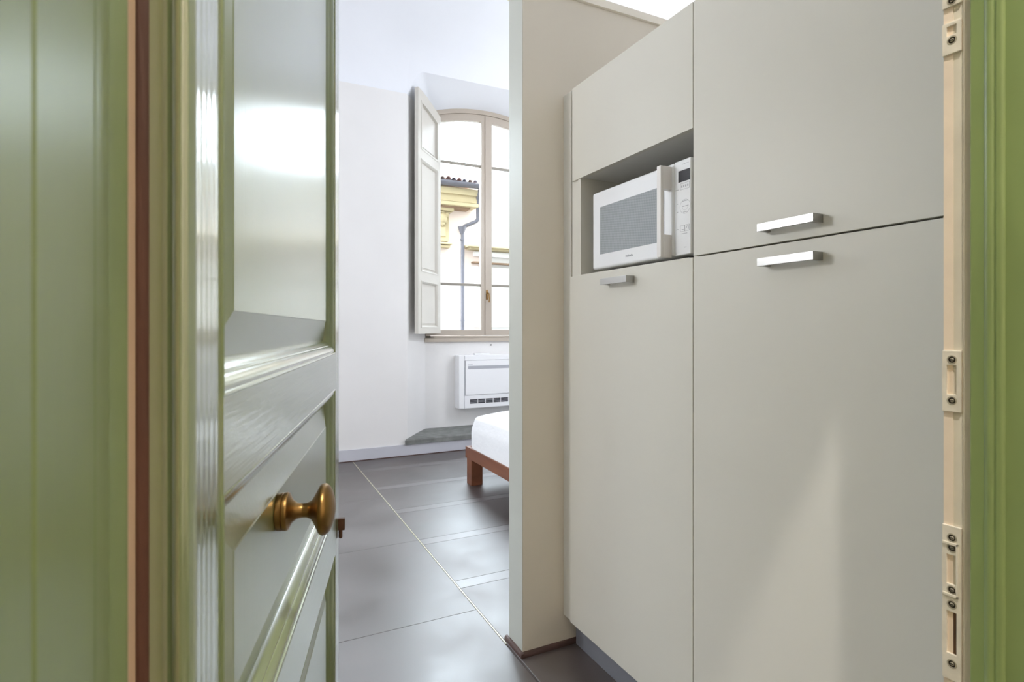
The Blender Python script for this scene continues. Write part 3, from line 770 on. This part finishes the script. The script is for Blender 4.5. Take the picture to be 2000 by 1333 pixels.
nl = lathe('wall_nail', [(0, 0.003), (0.012, 0.003), (0.0122, 0.008), (0.015, 0.008)], (p.x, NICHE_Y-0.0005, p.z), (0, -1, 0), M_acd, n=14); tag(nl, 'small dark nail in the plaster under the window sill', 'nail')

# ================================================================== BED
BX0, BX1, BY0, BY1 = 1.632, 3.66, 2.52, 4.19
bd = empty('bed_frame', ((BX0+BX1)/2, (BY0+BY1)/2, 0)); tag(bd, 'low reddish brown wooden bed frame on square legs', 'bed')
for (x, y) in ((BX0+0.012, BY1-0.10), (BX0+0.012, BY0+0.004), (BX1-0.112, BY1-0.10), (BX1-0.112, BY0+0.004)):
    box('leg', x, x+0.098, y, y+0.098, 0, 0.212, M_bedwood, bd, bev=0.003)
box('rail', BX0, BX0+0.03, BY0, BY1, 0.212, 0.302, M_bedwood, bd, bev=0.003)
box('rail', BX1-0.03, BX1, BY0, BY1, 0.212, 0.302, M_bedwood, bd, bev=0.003)
box('rail', BX0+0.03, BX1-0.03, BY1-0.03, BY1, 0.212, 0.302, M_bedwood, bd, bev=0.003)
box('rail', BX0+0.03, BX1-0.03, BY0, BY0+0.03, 0.212, 0.302, M_bedwood, bd, bev=0.003)
for k in range(9):
    x = BX0+0.12+k*0.21; box('slat', x, x+0.09, BY0+0.03, BY1-0.03, 0.245, 0.262, M_bedwood, bd)
bm = bmesh.new()
bm_box(bm, BX0+0.012, BX1-0.035, BY0+0.035, BY1-0.02, 0.2625, 0.605, 0.0)
bmesh.ops.subdivide_edges(bm, edges=bm.edges[:], cuts=9, use_grid_fill=True)
cxm, cym = (BX0+BX1)/2, (BY0+BY1)/2
for vtx in bm.verts:
    ux = (vtx.co.x-cxm)/((BX1-BX0)/2-0.02); uy = (vtx.co.y-cym)/((BY1-BY0)/2-0.025)
    uz = (vtx.co.z-0.2625)/0.3425
    if uz > 0.55:
        k = (uz-0.55)/0.45
        edge = max(abs(ux), abs(uy))**14
        vtx.co.z -= 0.045*edge*k
        vtx.co.x -= 0.03*ux*abs(ux)**10*k; vtx.co.y -= 0.03*uy*abs(uy)**10*k
    vtx.co.z += 0.006*sin(vtx.co.x*9+vtx.co.y*5)*max(0, uz-.3)
    if 0.05 < uz < 0.95:
        vtx.co.x += 0.006*ux*sin(vtx.co.y*21+uz*4)*abs(ux)**8
mt = from_bm('mattress', bm, M_sheet, smooth=True, angle=180)
ms = mt.modifiers.new('soft', 'SUBSURF'); ms.levels = 2; ms.render_levels = 2
tag(mt, 'thick white bedding wrapped over the mattress on the wooden bed', 'mattress')

# ================================================================== HOUSE ACROSS THE STREET
FY = 14.0
hs = empty('house', (6, FY, -6)); tag(hs, 'pale pink house with yellow cornice and tiled eaves across the street', 'building')
xc = atY(941, 400, FY).x
zc_ = atY(900, 352, FY-0.45).z
boxes('wall', [(-20.0, xc, FY, FY+0.5, -6, zc_)], M_fac, hs)
box('tall_wall', xc, 40, FY+0.02, FY+0.5, -6, 9.0, M_fac2, hs)
def ez(x, y, Y): return atY(x, y, Y).z
xe = atY(931, 380, FY-0.40).x
def tier(name, ya, yb, proj, m, xr):
    return box(name, 1.0, xr, FY-proj, FY, ez(900, yb, FY-proj), ez(900, ya, FY-proj), m, hs, bev=0.02)
tier('cornice_crown', 367, 380, 0.50, M_corn, xe+0.12)
tier('cornice_fascia', 380, 395, 0.42, M_corn, xe)
tier('cornice_fillet', 395, 402, 0.45, M_corn, xe+0.04)
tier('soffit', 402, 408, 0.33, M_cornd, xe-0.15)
# gutter: half round zinc trough
zg = ez(900, 359, FY-0.6); rg = 0.115
prof = []
for k in range(13):
    a = pi+pi*k/12; prof.append((FY-0.6+rg*cos(a), zg+rg*sin(a)+0.03))
for k in range(12, -1, -1):
    a = pi+pi*k/12; prof.append((FY-0.6+(rg-0.012)*cos(a), zg+(rg-0.012)*sin(a)+0.03))
xg = atY(937, 372, FY-0.6).x
extr('gutter', prof, 'x', 1.0, xg, M_gutter, hs, smooth=True)
# roof slope and single barrel tiles at the eaves
rf = mk('roof', [(1.0, FY-0.52, zg+0.06), (xg-0.05, FY-0.52, zg+0.06), (xg-0.05, FY+3, zg+0.75), (1.0, FY+3, zg+0.75), (1.0, FY-0.52, zg+0.0), (xg-0.05, FY-0.52, zg+0.0), (xg-0.05, FY+3, zg+0.6), (1.0, FY+3, zg+0.6)],
        [(0, 1, 2, 3), (4, 5, 6, 7), (0, 1, 5, 4), (1, 2, 6, 5), (2, 3, 7, 6), (3, 0, 4, 7)], M_rtile, hs)
def barrel(x, y, z, r, L, rise, m):
    v = []; f = []; n = 8
    for j, (yy, zz) in enumerate(((y, z), (y+L, z+rise))):
        for rr in (r, r-0.02):
            for k in range(n+1):
                a = pi*k/n; v.append((x+rr*cos(a), yy, zz+rr*sin(a)))
    k1 = n+1
    for k in range(n):
        f += [(k, k+1, 2*k1+k+1, 2*k1+k), (k1+k, k1+k+1, 3*k1+k+1, 3*k1+k), (k, k+1, k1+k+1, k1+k), (2*k1+k, 2*k1+k+1, 3*k1+k+1, 3*k1+k)]
    f += [(0, k1, 3*k1, 2*k1), (n, k1+n, 3*k1+n, 2*k1+n)]
    return mk('roof_tile', v, f, m, rf, smooth=True)
cols3 = [mat('terracotta_%s' % nm, c, 0.85, var=0.25, vscale=5) for nm, c in (('rose', lin(206, 176, 170)), ('grey', lin(182, 181, 190)), ('buff', lin(212, 198, 188)))]
x = atY(856, 350, FY-0.6).x-0.8; k = 0
while x < xg-0.10:
    barrel(x, FY-0.66+random.uniform(-.03, .03), zg+0.055+random.uniform(0, 0.025), 0.078, 0.42, 0.10, cols3[(k*7+k//3) % 3])
    barrel(x+0.07+random.uniform(-.01, .01), FY-0.36+random.uniform(-.04, .04), zg+0.115+random.uniform(0, 0.04), 0.078, 0.5, 0.11, cols3[(k*5+1) % 3])
    x += 0.15; k += 1
# downpipe with swan neck and hopper
def pp(x, y, Y): return atY(x, y, Y)
YD = FY-0.16
dn = empty('downpipe', (0, 0, 0)); dn.parent = hs
tube('pipe', [pp(937, 371, FY-0.6), pp(937, 378, FY-0.55), pp(934, 384, FY-0.45), pp(933, 392, FY-0.38), pp(933.5, 426, FY-0.3), pp(932, 431, FY-0.28), pp(928, 434, FY-0.26), pp(908, 442, YD), pp(904, 446, YD)], 0.052, M_gutter, dn)
h0, h1 = pp(902.5, 443, YD), pp(903.5, 458, YD)
lathe('hopper', [(0, 0.115), (0.02, 0.115), (abs(h0.z-h1.z), 0.05)], (h0.x, YD, h0.z), (0, 0, -1), M_gutter, dn, n=20)
tube('pipe', [(h1.x, YD, h1.z+0.01), (h1.x, YD, -6)], 0.05, M_gutter, dn)
for yy in (470, 628):
    c = pp(903, yy, YD); lathe('bracket', [(0, 0.06), (0.04, 0.06)], (c.x if yy < 600 else h1.x, YD, c.z), (0, 0, 1), M_gutter, dn, n=16)
# ornate corbel / pilaster cap under the cornice
cb = empty('corbel', (0, 0, 0)); cb.parent = hs
def pbox(name, xa, ya, xb, yb, proj, m, par, bev=0.015, base=0.0):
    a = atY(xa, ya, FY-proj); b = atY(xb, yb, FY-proj)
    return box(name, a.x, b.x, FY-proj, FY-base, b.z, a.z, m, par, bev=bev)
pbox('abacus', 838, 402, 887, 413, 0.30, M_corn, cb)
pbox('abacus', 842, 411, 881, 416, 0.26, M_corn, cb)
pbox('shaft', 848, 416, 877, 472, 0.14, M_corn, cb)
pbox('recess_panel', 852, 442, 871, 462, 0.17, M_corn, cb)
pbox('foot_block', 842, 471, 884, 478, 0.24, M_corn, cb)
pbox('foot_block', 845, 477, 880, 484, 0.20, M_corn, cb)
for (xx, yy, r) in ((856, 420, .07), (872, 420, .07), (864, 427, .12), (864, 417, .06), (864, 436, .07), (858, 433, .05), (870, 433, .05)):
    c = atY(xx, yy, FY-0.16)
    bm = bmesh.new(); bmesh.ops.create_uvsphere(bm, u_segments=14, v_segments=10, radius=r)
    for vtx in bm.verts:
        vtx.co = Vector((c.x+vtx.co.x, c.y+vtx.co.y*0.9-0.02, c.z+vtx.co.z*1.2))
    from_bm('carving', bm, M_corn, cb, smooth=True, angle=180)
# window with hood at right
wh = empty('window_hood', (0, 0, 0)); wh.parent = hs
pbox('hood_top', 915, 481, 1060, 487, 0.42, M_corn, wh)
pbox('hood_mould', 919, 486, 1056, 491, 0.32, M_corn, wh)
pbox('frieze', 927, 491, 1048, 508, 0.12, M_fac2, wh)
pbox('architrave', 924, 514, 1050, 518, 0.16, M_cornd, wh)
pbox('architrave', 927, 519, 934, 640, 0.10, M_fac2, wh)
pbox('architrave', 1040, 519, 1048, 640, 0.10, M_fac2, wh)
pbox('recess', 934, 521, 1040, 640, 0.04, mat('pale_blind', lin(236, 236, 232), .8), wh)
